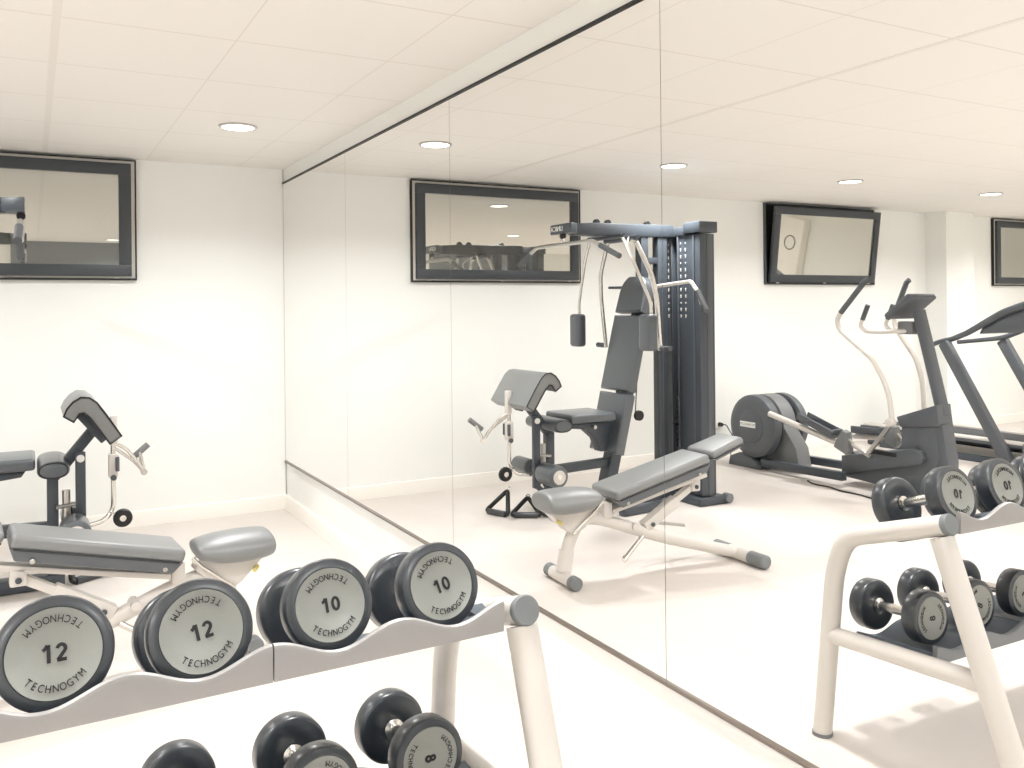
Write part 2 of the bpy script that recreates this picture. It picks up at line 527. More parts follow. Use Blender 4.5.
def dumbbell(kg, label, face, tilt, spin, group, dia, yawz=0.0):
    """face = centre of the outer face of the front plate (towards -y); axis runs back and down by tilt"""
    ax = Vector((0, math.cos(tilt), -math.sin(tilt)))
    ax = Matrix.Rotation(yawz, 3, 'Z') @ ax
    root = bpy.data.objects.new('dumbbell', None); COL.objects.link(root)
    z = ax; x = Vector((1, 0, 0)); x = (x - z * x.dot(z)).normalized(); y = z.cross(x)
    # local frame: local -y is the outer face direction
    Rm = Matrix((x, z, Vector(x).cross(z))).transposed().to_4x4()
    Rm.translation = Vector(face)
    root.matrix_world = Rm
    root.rotation_euler = Rm.to_euler(); root.location = face
    tag(root, label, 'dumbbell', group)
    r = dia / 2
    T, GAP = 0.054, 0.157
    W = Rm
    def plate(y0, sgn):
        c = 0.009
        prof = [(r * 0.80, 0.0), (r * 0.80 + 0.002, 0.0), (r - c, 0.0008), (r - c * 0.3, c * 0.3), (r, c), (r, T - c), (r - c * 0.3, T - c * 0.3), (r - c, T), (0.030, T), (0.026, T - 0.002), (0, T - 0.002)]
        prof = [(0, 0.0015)] + [(r * 0.79, 0.0015)] + prof[0:]
        mb = MB().lathe(prof, (0, y0, 0), (0, sgn, 0), n=64)
        bmesh.ops.transform(mb.bm, matrix=W, verts=mb.bm.verts)
        p = mb.build('weight_plate', RUBBER, root, angle=50)
        mb = MB().lathe([(0, 0.0), (r * 0.775, 0.0), (r * 0.785, -0.0004), (r * 0.785, 0.002), (0, 0.002)], (0, y0 - 0.0006 * sgn, 0), (0, sgn, 0), n=64)
        bmesh.ops.transform(mb.bm, matrix=W, verts=mb.bm.verts)
        mb.build('label_disc', DISC, p)
        # lettering faces outward
        tx = MB()
        # text plane: local x right, local z up as seen from -y
        B = Matrix(((1, 0, 0, 0), (0, 0, -1, 0), (0, 1, 0, 0), (0, 0, 0, 1)))   # text xy -> xz, normal -y
        if sgn < 0:
            B = Matrix.Rotation(PI, 4, 'Z') @ B
        base = Matrix.Translation((0, y0 - 0.0014 * sgn, 0)) @ B @ Matrix.Rotation(spin, 4, 'Z')
        digits(tx, str(kg), r * 0.31, base)
        wd = 'TECHNOGYM'
        rad = r * 0.60
        step = 0.200
        for half in (0, PI):
            for i, ch in enumerate(wd):
                a = (i - 4) * step
                mtx = base @ Matrix.Rotation(half, 4, 'Z') @ Matrix.Rotation(a, 4, 'Z') @ Matrix.Translation((0, -rad, 0)) @ Matrix.Diagonal((0.80, 1, 1, 1))
                add_text(tx, ch, r * 0.185, mtx)
        bmesh.ops.transform(tx.bm, matrix=W, verts=tx.bm.verts)
        tx.build('lettering', INK, p)
    plate(0.0, 1)
    plate(2 * T + GAP, -1)
    mb = MB().lathe([(0.013, T - 0.002), (0.0245, T - 0.002), (0.0245, T + 0.006), (0.0155, T + 0.010), (0.0165, T + GAP / 2), (0.0155, T + GAP - 0.010), (0.0245, T + GAP - 0.006), (0.0245, T + GAP + 0.002), (0.013, T + GAP + 0.002)], (0, 0, 0), (0, 1, 0), n=28)
    bmesh.ops.transform(mb.bm, matrix=W, verts=mb.bm.verts)
    mb.build('handle', CHROME, root)
    return root
YW, YL = math.radians(1), math.radians(2)
UT = math.radians(19)
LT = math.radians(5.5)
GU, GL = 'dumbbells on the upper tray', 'dumbbells on the lower tray'
dumbbell(12, 'black rubber dumbbell marked 12, farthest from the mirror on the upper tray', (-1.617, 1.700, 0.866), UT, math.radians(1), GU, 0.192, YW)
dumbbell(12, 'black rubber dumbbell marked 12, between the other 12 and a 10', (-1.374, 1.705, 0.857), UT, math.radians(10), GU, 0.190, YW)
dumbbell(10, 'black rubber dumbbell marked 10, between a 12 and the other 10', (-1.126, 1.714, 0.861), UT, math.radians(4), GU, 0.181, YW)
dumbbell(10, 'black rubber dumbbell marked 10, on the tray end nearest the mirror', (-0.880, 1.720, 0.859), UT, math.radians(14), GU, 0.181, YW)
dumbbell(8, 'black rubber dumbbell marked 8 sideways, lower tray, nearest the mirror', (-0.872, 1.808, 0.446), LT, math.radians(-88), GL, 0.168, YL)
dumbbell(8, 'black rubber dumbbell on the lower tray, second from the mirror', (-1.118, 1.808, 0.445), LT, math.radians(-60), GL, 0.166, YL)
dumbbell(6, 'black rubber dumbbell on the lower tray, third from the mirror', (-1.366, 1.808, 0.443), LT, math.radians(-100), GL, 0.160, YL)

# ================================================================== RACK
rack = thing('dumbbell_rack', (-1.5, 1.8, FZ), 'white tubular dumbbell rack with two silver-grey wavy trays', 'dumbbell rack')
def end_frame(x):
    R1, R2 = 0.0315, 0.035
    n0 = set(bpy.data.objects)
    # top tube + rear leg as one bent tube
    MB().tube([(x, 1.640, 0.800), (x, 2.012, 0.682), (x, 2.060, 0.560), (x, 2.120, FZ + 0.004)], R1, n=24, smooth=0.09).build('rear_leg', WHITESTEEL, rack)
    MB().tube([(x + 0.004, 1.660, 0.760), (x + 0.004, 1.378, FZ + 0.006)], R2, n=24).build('front_leg', WHITESTEEL, rack)
    MB().tube([(x, 2.085, 0.336), (x, 1.50, 0.372)], 0.029, n=20).build('crossbar', WHITESTEEL, rack)
    d = Vector((0, -math.cos(0.307), math.sin(0.307)))
    MB().lathe([(0.0, -0.01), (0.0315, -0.01), (0.0325, 0.0), (0.0325, 0.006), (0.030, 0.010), (0, 0.0105)], (x, 1.640, 0.800), d, n=32).build('end_cap', CAP, rack)
    for (fy) in (2.120, 1.378):
        MB().lathe([(0, 0), (0.034, 0), (0.034, 0.012), (0.0, 0.012)], (x, fy, FZ), n=24).build('foot_pad', CAP, rack)
    dy = -(-0.77 - x) * 0.022
    for o in set(bpy.data.objects) - n0:
        o.data.transform(Matrix.Translation((0, dy, 0)))
end_frame(-0.720)
end_frame(-2.30)
def tray(x0, x1, yl, zc, slope, depth, nper, xval, pitch, lipdrop, amp, name):
    """wavy-lipped tray: lip at y=yl, crest height zc; valleys at xval + k*pitch"""
    def wave(x): return zc - amp * (1 + math.cos(2 * PI * (x - xval) / pitch)) / 2
    n = int((x1 - x0) / 0.01)
    y00 = yl
    def Y(x): return -(-0.77 - x) * 0.022
    ym = Y((x0 + x1) / 2)
    # lip (front face)
    lip = MB()
    t = bmesh.new(); rows = []
    for i in range(n + 1):
        x = x0 + (x1 - x0) * i / n
        zt = wave(x)
        zb = zc - lipdrop
        yl = y00 + Y(x)
        rows.append([t.verts.new(p) for p in ((x, yl, zb), (x, yl - 0.003, zt - 0.008), (x, yl, zt), (x, yl + 0.006, zt + 0.0025), (x, yl + 0.014, zt), (x, yl + 0.014, zb))])
    for a, b_ in zip(rows, rows[1:]):
        for k in range(6):
            t.faces.new((a[k], a[(k + 1) % 6], b_[(k + 1) % 6], b_[k]))
    t.faces.new(rows[0]); t.faces.new(rows[-1])
    bmesh.ops.recalc_face_normals(t, faces=t.faces)
    lip._merge(t)
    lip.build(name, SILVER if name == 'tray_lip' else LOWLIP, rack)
    yl = y00
    def f(u, v):
        x = x0 + 0.003 + (x1 - x0 - 0.006) * u
        y = yl + Y(x) + 0.014 + depth * v
        return Vector((x, y, wave(x) - 0.023 - slope * (depth * v)))
    ln = MB(); ln.grid(f, n, 6, thick=0.012)
    ln.build('tray_liner', LINER, rack)
for (a, b_) in ((-1.259, -0.772), (-1.763, -1.262), (-2.268, -1.766)):
    tray(a, b_, 1.640, 0.832, 0.36, 0.270, 2, -0.880, 0.252, 0.067, 0.036, 'tray_lip')
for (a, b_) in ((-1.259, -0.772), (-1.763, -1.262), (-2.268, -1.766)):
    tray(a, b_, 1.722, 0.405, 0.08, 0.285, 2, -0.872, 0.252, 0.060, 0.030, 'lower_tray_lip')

for (bx, by, bz) in ((-0.762, 1.76, 0.760), (-0.762, 1.86, 0.352), (-2.272, 1.74, 0.742), (-2.272, 1.84, 0.352)):
    MB().box((bx, by, bz), (0.055, 0.09, 0.026), 0.004).build('tray_bracket', LINER, rack)

# ================================================================== BENCH
ba = math.radians(3.5)
bench = thing('adjustable_bench', (-1.38, 3.955, FZ), 'adjustable workout bench with grey padded seat and backrest on white tube frame', 'workout bench', rotz=ba)
BW = world(bench)
def bl(mb):   # local bench coords (s along +x towards the mirror, w, z above real z=0) -> world
    m_ = BW @ Matrix.Translation((0, 0, -FZ))
    bmesh.ops.transform(mb.bm, matrix=m_, verts=mb.bm.verts)
    return mb
def pad(a, b_, wa, wb, th, panel, name, nm2, panel_mat):
    """a, b: centre-top end points (s, z). wa, wb widths at the ends"""
    a = Vector((a[0], 0, a[1])); b_ = Vector((b_[0], 0, b_[1]))
    x = (b_ - a).normalized(); y = Vector((0, 1, 0)); z = x.cross(y)
    L = (b_ - a).length
    def mk(z0, z1, grow, bev, taper):
        t = bmesh.new(); bmesh.ops.create_cube(t, size=1)
        for v in t.verts:
            u = v.co.x + 0.5
            wd = (wa * (1 - u) + wb * u) * 0.5 + grow
            zz = z0 if v.co.z < 0 else z1
            k = taper if v.co.z < 0 else 0
            uu = u * L + (k if u < 0.5 else -k)
            v.co = a + x * uu + y * ((v.co.y * 2) * (wd - k * 0.35)) + z * zz
        bmesh.ops.bevel(t, geom=list(t.edges), offset=bev, segments=5, profile=0.5, affect='EDGES')
        return t
    mb = MB(); mb._merge(mk(-th, 0.0, 0, 0.020, 0)); o = bl(mb).build(name, VINYL, bench, angle=60)
    mb = MB(); mb._merge(mk(-th - panel, -th + 0.006, -0.003, 0.008, 0.03)); bl(mb).build(nm2, panel_mat, bench, angle=60)
    # piping groove
    mb = MB()
    pts = []
    for (u, s_) in ((0.02, -1), (0.98, -1), (0.98, 1), (0.02, 1)):
        wd = (wa * (1 - u) + wb * u) * 0.5
        pts.append(a + x * (u * L) + y * (s_ * wd * 0.985) - z * (th * 0.98))
    mb.tube(fillet([pts[-1]] + pts + [pts[0]], 0.02)[1:-1], 0.0035, n=6)
    bl(mb).build('piping', PIPING, o)
    return x, z
x_, z_ = pad((-0.345, 0.614), (0.285, 0.460), 0.255, 0.278, 0.056, 0.046, 'backrest', 'backrest_panel', VINYL_D)
pad((-0.605, 0.693), (-0.366, 0.621), 0.215, 0.250, 0.045, 0.020, 'headrest', 'headrest_panel', VINYL_D)
# bolts on the panel side
for (s_, zz) in ((-0.28, 0.502), (0.20, 0.392)):
    mb = MB().lathe([(0, 0.0), (0.010, 0.0), (0.010, 0.004), (0.006, 0.006), (0.0, 0.003)], (s_, -0.124, zz), (0, -1, 0), n=16)
    bl(mb).build('bolt', BRUSHED, bench)
# seat: saddle-shaped cushion
def seat_cage():
    prof = [ # s, halfwidth, ztop, zbot
(0.338, 0.100, 0.450, 0.405), (0.355, 0.125, 0.462, 0.385), (0.43, 0.150, 0.474, 0.362), (0.52, 0.152, 0.478, 0.356), (0.60, 0.150, 0.476, 0.358), (0.652, 0.144, 0.470, 0.366), (0.668, 0.130, 0.460, 0.378)]
    vs = []; fs = []
    for (s_, hw, zt, zb) in prof:
        zm = (zt + zb) / 2
        vs += [(s_, -hw * 0.55, zt), (s_, 0, zt + 0.006), (s_, hw * 0.55, zt), (s_, hw, zm + 0.012), (s_, hw * 0.85, zb), (s_, 0, zb - 0.004), (s_, -hw * 0.85, zb), (s_, -hw, zm + 0.012)]
    n = len(prof)
    for i in range(n - 1):
        for k in range(8):
            fs.append((i * 8 + k, i * 8 + (k + 1) % 8, (i + 1) * 8 + (k + 1) % 8, (i + 1) * 8 + k))
    fs.append((0, 1, 5, 6)); fs.append((6, 7, 0)); fs.append((1, 2, 4, 5)); fs.append((2, 3, 4))
    o_ = (n - 1) * 8
    fs.append((o_, o_ + 1, o_ + 5, o_ + 6)); fs.append((o_ + 6, o_ + 7, o_)); fs.append((o_ + 1, o_ + 2, o_ + 4, o_ + 5)); fs.append((o_ + 2, o_ + 3, o_ + 4))
    return vs, fs
mb = MB(); mb.subsurf_cage(*seat_cage(), lv=3); bl(mb).build('seat', VINYL, bench, angle=80)
# seat bracket (white gusset)
mb = MB(); mb.prism([(0.66, 0.385), (0.36, 0.400), (0.335, 0.345), (0.42, 0.262), (0.49, 0.235), (0.535, 0.262)], -0.045, 0.045, bev=0.008, plane='xz')
bl(mb).build('seat_bracket', WHITESTEEL, bench)
mb = MB(); mb.tube([(0.50, -0.052, 0.245), (0.36, -0.056, 0.36), (0.325, -0.056, 0.40)], 0.008, n=10)
mb.lathe([(0, 0), (0.013, 0), (0.013, 0.01), (0, 0.01)], (0.335, -0.05, 0.39), (0, -1, 0), n=14)
bl(mb).build('seat_strut', CHROME, bench)
mb = MB(); mb.tube([(0.60, -0.05, 0.322), (0.58, -0.075, 0.312)], 0.010, n=10); bl(mb).build('adjust_lever', YELLOW, bench)
# front leg and beam: one bent tube flattened
mb = MB(); mb.tube([(0.545, -0.02, 0.035), (0.50, 0.0, 0.20), (0.42, 0.0, 0.315), (0.28, 0.0, 0.285), (-0.08, 0.0, 0.150), (-0.55, -0.10, 0.025)], 0.034, n=20, smooth=0.12)
bl(mb).build('main_beam', WHITESTEEL, bench)
mb = MB(); mb.tube([(0.545, -0.02, 0.04), (0.518, -0.008, 0.15)], 0.042, n=20); bl(mb).build('leg_sleeve', WHITESTEEL, bench)
# front crossbar with end caps
def crossbar(s0, w0, w1, zc, r, capl, nm, skew=0.0):
    a, b_ = Vector((s0 - skew, w0, zc)), Vector((s0 + skew, w1, zc))
    mb = MB(); mb.tube([a, b_], r * 0.93, n=20); o = bl(mb).build(nm, WHITESTEEL, bench)
    d = (b_ - a).normalized()
    for p, q in ((a, d), (b_, -d)):
        mb = MB(); mb.lathe([(0, -0.006), (r * 0.8, -0.006), (r, 0.002), (r, capl - 0.004), (r * 0.95, capl), (0, capl)], p, q, n=24)
        bl(mb).build('end_cap', CAP, o)
crossbar(0.552, -0.178, 0.135, 0.030 - 0.014, 0.036, 0.05, 'front_foot')
crossbar(-0.560, -0.330, 0.080, 0.030 - 0.010, 0.040, 0.12, 'rear_foot', 0.01)
# strut holding up the backrest
mb = MB(); mb.bar((0.02, 0.0, 0.215), (-0.20, 0.0, 0.345), 0.060, 0.060, 0.006); mb.bar((-0.16, 0, 0.325), (-0.33, 0.0, 0.425), 0.042, 0.036, 0.004)
bl(mb).build('strut', WHITESTEEL, bench)
for (s_, zz) in ((-0.02, 0.232), (-0.322, 0.413)):
    mb = MB(); mb.lathe([(0, 0), (0.012, 0), (0.012, 0.006), (0.006, 0.010), (0, 0.010)], (s_, -0.036, zz), (0, -1, 0), n=16); bl(mb).build('bolt', DARKSTEEL, bench)
mb = MB(); mb.bar((-0.40, 0, 0.475), (0.24, 0, 0.33), 0.07, 0.024, 0.004); mb.box((-0.322, 0, 0.425), (0.06, 0.07, 0.075), 0.008)
mb.box((0.27, 0, 0.34), (0.055, 0.07, 0.09), 0.008)
bl(mb).build('backrest_carrier', WHITESTEEL, bench)
mb = MB(); mb.tube([(0.10, -0.05, 0.235), (0.10, 0.05, 0.235)], 0.020, n=16); bl(mb).build('pivot_tube', WHITESTEEL, bench); mb = MB(); mb.tube([(0.04, -0.02, 0.17), (0.19, -0.07, 0.075)], 0.013, n=12)
mb.lathe([(0, -0.01), (0.017, -0.01), (0.017, 0.012), (0, 0.012)], (0.19, -0.07, 0.075), Vector((0.15, -0.05, -0.095)), n=14)
bl(mb).build('support_peg', CHROME, bench)
mb = MB(); mb.tube([(-0.06, 0.06, 0.20), (-0.10, 0.14, 0.20), (-0.36, 0.14, 0.15)], 0.010, n=10, smooth=0.03); bl(mb).build('carry_handle', BRUSHED, bench)

# ================================================================== MULTIGYM
gym = thing('multigym', (-2.0, 5.3, FZ), 'tall dark grey cable multigym with padded seat, preacher curl pad and weight tower', 'multigym')
YC = 5.3
def gp(mb, name, m_, parent=gym, **k): return mb.build(name, m_, parent, **k)
# weight tower
TX0, TX1 = -2.81, -2.67
mb = MB()
mb.box(((TX0 + TX1) / 2, 5.095, 1.02), (TX1 - TX0, 0.25, 1.94), 0.006)      # near shroud
gp(mb, 'weight_shroud', DARKSTEEL)
mb = MB()
mb.box(((TX0 + TX1) / 2, 5.395, 1.02), (TX1 - TX0, 0.21, 1.94), 0.006)      # far shroud
gp(mb, 'weight_shroud', DARKSTEEL)
for yy in (4.971, 5.502):
    gp(MB().box((TX0 + 0.05, yy, 1.02), (0.05, 0.012, 1.94), 0.003), 'shroud_trim', DARKPLASTIC)
for (yy) in (5.035, 5.215, 5.290, 5.497):
    gp(MB().box((TX1 + 0.004, yy, 1.02), (0.010, 0.014, 1.93), 0.003), 'shroud_trim', DARKPLASTIC)
mb = MB(); mb.box((-2.765, 5.2525, 1.02), (0.10, 0.072, 1.90)); gp(mb, 'guide_slot', BLACK)
mb = MB(); mb.box(((TX0 + TX1) / 2, 5.045, 2.040), (0.175, 0.185, 0.082), 0.006); mb.box(((TX0 + TX1) / 2, 5.32, 2.02), (0.16, 0.40, 0.07), 0.006); gp(mb, 'tower_top', DARKSTEEL)
mb = MB(); mb.box((-2.76, 5.24, 0.012), (0.26, 0.60, 0.062), 0.012); gp(mb, 'tower_base', DARKSTEEL)
for (fx, fy) in ((-2.905, 4.99), (-2.905, 5.50)):
    mb = MB(); mb.lathe([(0, -0.03), (0.033, -0.03), (0.036, -0.024), (0.036, 0.03), (0.030, 0.036), (0, 0.036)], (fx, fy - 0.03, 0.02), (0, -1, 0), n=24); gp(mb, 'levelling_foot', CAP)
# perforation dots in the shroud (white pieces imitate light showing through)
mb = MB()
for yy in (5.130, 5.185, 5.33, 5.375):
    for i in range(12):
        z0 = 1.93 - i * 0.050
        mb.box((TX1 + 0.0015, yy, z0), (0.006, 0.008, 0.026 if i % 3 else 0.014), 0.002)
mb2 = mb; gp(mb2, 'shroud_slots', WHITEINK)
# weight stack strip in the slot
mb = MB()
for i in range(15):
    mb.box((-2.705, 5.2525, 0.16 + i * 0.042), (0.030, 0.030, 0.034), 0.002)
gp(mb, 'weight_stack', BRUSHED)
mb = MB(); mb.tube([(-2.70, 5.2525, 0.56), (-2.64, 5.2525, 0.56)], 0.014, n=12); gp(mb, 'selector_pin', BLACK)
# top beam
mb = MB()
mb.prism([(-2.66, 2.075), (-1.95, 2.068), (-1.76, 2.055), (-1.76, 1.975), (-2.00, 1.970), (-2.66, 1.985)], YC - 0.045, YC + 0.045, bev=0.008, plane='xz')
mb.prism([(-1.78, YC - 0.05), (-1.72, YC - 0.12), (-1.672, YC - 0.14), (-1.672, YC + 0.14), (-1.72, YC + 0.12), (-1.78, YC + 0.05)], 1.982, 2.052, bev=0.006, plane='xy')
gp(mb, 'top_beam', DARKSTEEL)
mb = MB(); add_text(mb, 'UNICA', 0.052, Matrix.Translation((-1.6715, YC + 0.055, 2.017)) @ Matrix.Rotation(PI / 2, 4, 'Z') @ Matrix(((1, 0, 0, 0), (0, 0, -1, 0), (0, 1, 0, 0), (0, 0, 0, 1)))); gp(mb, 'lettering', WHITEINK)
for (px, pz, r_) in ((-1.69, 1.965, 0.022), (-1.98, 2.072, 0.026), (-2.08, 2.072, 0.026), (-2.44, 2.076, 0.026)):
    mb = MB()
    mb.lathe([(0, -0.014), (r_ * 0.9, -0.014), (r_, -0.010), (r_ * 0.82, 0), (r_, 0.010), (r_ * 0.9, 0.014), (0, 0.014)], (px, YC, pz), (0, 1, 0), n=26)
    gp(mb, 'pulley', BLACK)
# uprights behind the seat
mb = MB()
mb.bar((-2.56, YC, 0.02), (-2.56, YC, 2.0), 0.07, 0.09, 0.006, up=(1, 0, 0))
gp(mb, 'rear_upright', DARKSTEEL)
mb = MB(); mb.bar((-2.39, YC, 1.45), (-2.39, YC, 2.0), 0.075, 0.07, 0.006, up=(1, 0, 0)); mb.bar((-2.39, YC, 1.80), (-2.56, YC, 1.80), 0.06, 0.05, 0.004); gp(mb, 'headrest_post', DARKSTEEL)
# seat back frame (leans back with the pads)
def on_back(z):   # x of the recline line at height z (front face of pads)
    return -1.91 - (z - 0.0) * 0.243
mb = MB(); mb.bar((on_back(0.0) - 0.10, YC, 0.0), (on_back(1.46) - 0.12, YC, 1.46), 0.11, 0.09, 0.008, up=(1, 0, 0)); gp(mb, 'back_frame', DARKSTEEL)
dirb = Vector((-0.243, 0, 1)).normalized(); nb = Vector((1, 0, 0.243)).normalized()
def backpad(z0, z1, w0, w1, th, nm, round_top=False):
    a = Vector((on_back(z0), YC, z0)); b_ = Vector((on_back(z1), YC, z1))
    t = bmesh.new()
    n = 20
    L = (b_ - a).length
    prof = []
    for i in range(n + 1):
        u = i / n
        hw = (w0 * (1 - u) + w1 * u) / 2
        if round_top and u > 0.55:
            k = (u - 0.55) / 0.45
            hw *= math.sqrt(max(0.0, 1 - (k * 0.88) ** 2.2))
        prof.append((u, hw))
    F = []; B = []
    poly = [(-hw, u) for u, hw in prof] + [(hw, u) for u, hw in reversed(prof)]
    for (y_, u) in poly:
        p = a + dirb * (u * L) + Vector((0, y_, 0))
        F.append(t.verts.new(p)); B.append(t.verts.new(p - nb * th))
    fa = t.faces.new(F); fb = t.faces.new(list(reversed(B)))
    m_ = len(poly)
    for i in range(m_): t.faces.new((F[i], B[i], B[(i + 1) % m_], F[(i + 1) % m_]))
    bmesh.ops.recalc_face_normals(t, faces=t.faces)
    bmesh.ops.bevel(t, geom=list(set(fa.edges) | set(fb.edges)), offset=0.018, segments=4, profile=0.5, affect='EDGES')
    mb = MB(); mb._merge(t); return gp(mb, nm, VINYL_D, angle=50)
backpad(0.40, 0.825, 0.345, 0.350, 0.085, 'lower_back_pad')
backpad(0.845, 1.395, 0.350, 0.345, 0.085, 'upper_back_pad')
backpad(1.415, 1.685, 0.345, 0.300, 0.095, 'headrest', True)
# seat
mb = MB(); mb.box((-1.825, YC, 0.671), (0.38, 0.36, 0.062), 0.018, seg=4); o = gp(mb, 'seat', VINYL_D, angle=60)
mb = MB(); mb.prism([(-2.03, 0.620), (-1.68, 0.620), (-1.70, 0.590), (-1.84, 0.575), (-1.93, 0.50), (-1.97, 0.405), (-2.10, 0.40), (-2.12, 0.60)], YC - 0.05, YC + 0.05, bev=0.008, plane='xz'); gp(mb, 'seat_bracket', DARKSTEEL)
mb = MB(); mb.lathe([(0, 0), (0.014, 0), (0.014, 0.03), (0, 0.03)], (-1.90, YC - 0.05, 0.59), (0, -1, 0), n=14); gp(mb, 'seat_knob', BRUSHED)
# front column and rails
mb = MB(); mb.bar((-1.555, YC, 0.0), (-1.555, YC, 0.575), 0.07, 0.055, 0.005, up=(1, 0, 0)); mb.bar((-1.565, YC, 0.55), (-1.335, YC, 0.835), 0.055, 0.055, 0.005, up=(1, 0, 0)); gp(mb, 'front_column', DARKSTEEL)
mb = MB(); mb.bar((-1.53, YC, 0.300), (-2.10, YC, 0.318), 0.055, 0.065, 0.006); gp(mb, 'cross_rail', DARKSTEEL)
mb = MB(); mb.bar((-1.50, YC, 0.02), (-2.72, YC, 0.02), 0.09, 0.070, 0.008); gp(mb, 'base_rail', DARKSTEEL)
mb = MB(); mb.bar((-1.98, 5.02, 0.012), (-2.40, 5.06, 0.012), 0.07, 0.055, 0.008); gp(mb, 'stabiliser', DARKSTEEL); gp(MB().bar((-2.20, 5.05, 0.01), (-2.20, YC, 0.01), 0.06, 0.05, 0.006), 'outrigger', DARKSTEEL)
mb = MB(); mb.lathe([(0, -0.03), (0.036, -0.03), (0.036, 0.03), (0.03, 0.034), (0, 0.034)], (-2.40, 5.03, 0.02), (0, -1, 0), n=22); gp(mb, 'levelling_foot', CAP)
# leg extension lever
LY = YC - 0.05
mb = MB(); mb.bar((-1.422, LY, 0.70), (-1.422, LY, 0.20), 0.036, 0.050, 0.004, up=(1, 0, 0)); mb.bar((-1.422, LY, 0.215), (-1.50, LY, 0.150), 0.030, 0.035, 0.003, up=(1, 0, 0)); gp(mb, 'leg_lever', DARKSTEEL)
mb = MB(); mb.lathe([(0, 0), (0.020, 0), (0.020, 0.008), (0.014, 0.012), (0, 0.012)], (-1.422, LY - 0.018, 0.668), (0, -1, 0), n=22); gp(mb, 'pivot_cap', WHITEINK)
mb = MB(); mb.tube([(-1.49, YC - 0.03, 0.50), (-1.49, YC - 0.03, 0.22)], 0.020, n=16); gp(mb, 'damper', BRUSHED); mb = MB(); mb.tube([(-1.44, LY, 0.425), (-1.54, LY, 0.415)], 0.011, n=10); gp(mb, 'stop_pin', BRUSHED)
mb = MB(); mb.tube([(-1.455, 4.99, 0.315), (-1.455, 5.60, 0.315)], 0.018, n=14); gp(mb, 'roller_axle', CHROME)
for (ya, yb_, zz) in ((5.00, 5.21, 0.310), (5.38, 5.58, 0.320)):
    mb = MB(); r_ = 0.075 if ya < 5.2 else 0.058
    mb.lathe([(0, 0), (r_ * 0.8, 0), (r_ * 0.97, 0.008), (r_, 0.02), (r_, yb_ - ya - 0.02), (r_ * 0.97, yb_ - ya - 0.008), (r_ * 0.8, yb_ - ya), (0, yb_ - ya)], (-1.455, ya, zz), (0, 1, 0), n=32); rl = gp(mb, 'leg_roller', VINYL_D)
    mb = MB(); mb.lathe([(0, 0.002), (r_ * 0.62, 0.002), (r_ * 0.64, -0.004), (r_ * 0.45, -0.008), (0, -0.008)], (-1.455, ya if ya < 5.2 else yb_ , zz), (0, 1 if ya < 5.2 else -1, 0), n=28); gp(mb, 'roller_cap', WHITESTEEL, rl)
# thigh roller pad: flattened cushion across the seat front
mb = MB()
t = bmesh.new()
prof = []
for i in range(28):
    a = 2 * PI * i / 28
    c_, s_ = math.cos(a), math.sin(a)
    prof.append((-1.553 + 0.076 * math.copysign(abs(c_) ** 0.85, c_), 0.636 + 0.046 * math.copysign(abs(s_) ** 0.9, s_)))
mb.prism(prof, 5.09, 5.51, bev=0.022, plane='xz', seg=4); o = gp(mb, 'thigh_pad', VINYL_D, angle=60)
mb = MB()
pr_ = [Vector((-1.553 + (px + 1.553) * 0.86, 5.093, 0.636 + (pz - 0.636) * 0.86)) for px, pz in prof]
mb.tube(pr_, 0.0035, n=6, close=True); gp(mb, 'piping', PIPING, o)
# preacher pad: hooked profile extruded across
outer = [(-1.507, 0.917), (-1.490, 0.955), (-1.462, 0.990), (-1.425, 1.012), (-1.385, 1.008), (-1.350, 0.980), (-1.300, 0.905), (-1.233, 0.796)]
inner = [(-1.289, 0.757), (-1.345, 0.845), (-1.385, 0.905), (-1.412, 0.930), (-1.432, 0.926), (-1.459, 0.884)]
mb = MB(); mb.prism(outer + inner, 5.045, 5.575, bev=0.012, plane='xz', seg=3); pp = gp(mb, 'preacher_pad', VINYL, angle=50)
mb = MB(); cx_, cz_ = -1.37, 0.91
loop = [Vector((a + (0.004 if False else 0), 5.047, b_)) for a, b_ in outer + inner]
mb.tube(loop, 0.0045, n=6, close=True); gp(mb, 'piping', PIPING, pp)
mb = MB(); mb.bar((-1.42, YC, 0.90), (-1.30, YC, 0.75), 0.10, 0.045, 0.006, up=(1, 0, 0)); gp(mb, 'pad_bracket', DARKSTEEL)
# curl mechanism (chrome)
mb = MB(); mb.tube([(-1.255, 5.335, 0.870), (-1.255, 5.335, 0.36), (-1.30, 5.32, 0.300), (-1.41, 5.30, 0.285)], 0.013, n=14, smooth=0.06); gp(mb, 'curl_post', CHROME)
mb = MB(); mb.box((-1.25, 5.335, 0.80), (0.035, 0.045, 0.16), 0.006); gp(mb, 'curl_bracket', WHITESTEEL); mb = MB(); mb.box((-1.255, 5.335, 0.60), (0.05, 0.05, 0.13), 0.008); gp(mb, 'curl_slider', WHITESTEEL)
mb = MB(); mb.box((-1.235, 5.30, 0.61), (0.02, 0.02, 0.08), 0.004); gp(mb, 'slider_clamp', DARKPLASTIC); mb = MB(); mb.box((-1.235, 5.365, 0.61), (0.02, 0.02, 0.08), 0.004); gp(mb, 'slider_clamp', DARKPLASTIC); mb = MB(); mb.lathe([(0, -0.008), (0.016, -0.008), (0.016, 0.008), (0, 0.008)], (-1.255, 5.31, 0.535), (0, 1, 0), n=14); gp(mb, 'lock_knob', DARKPLASTIC)
mb = MB(); mb.tube([(-1.255, 5.33, 0.725), (-1.19, 5.35, 0.690), (-1.125, 5.385, 0.600), (-1.09, 5.404, 0.537)], 0.010, n=12, smooth=0.03)
mb.tube([(-1.255, 5.36, 0.700), (-1.14, 5.42, 0.60), (-1.09, 5.404, 0.537)], 0.009, n=12); gp(mb, 'curl_arm', CHROME)
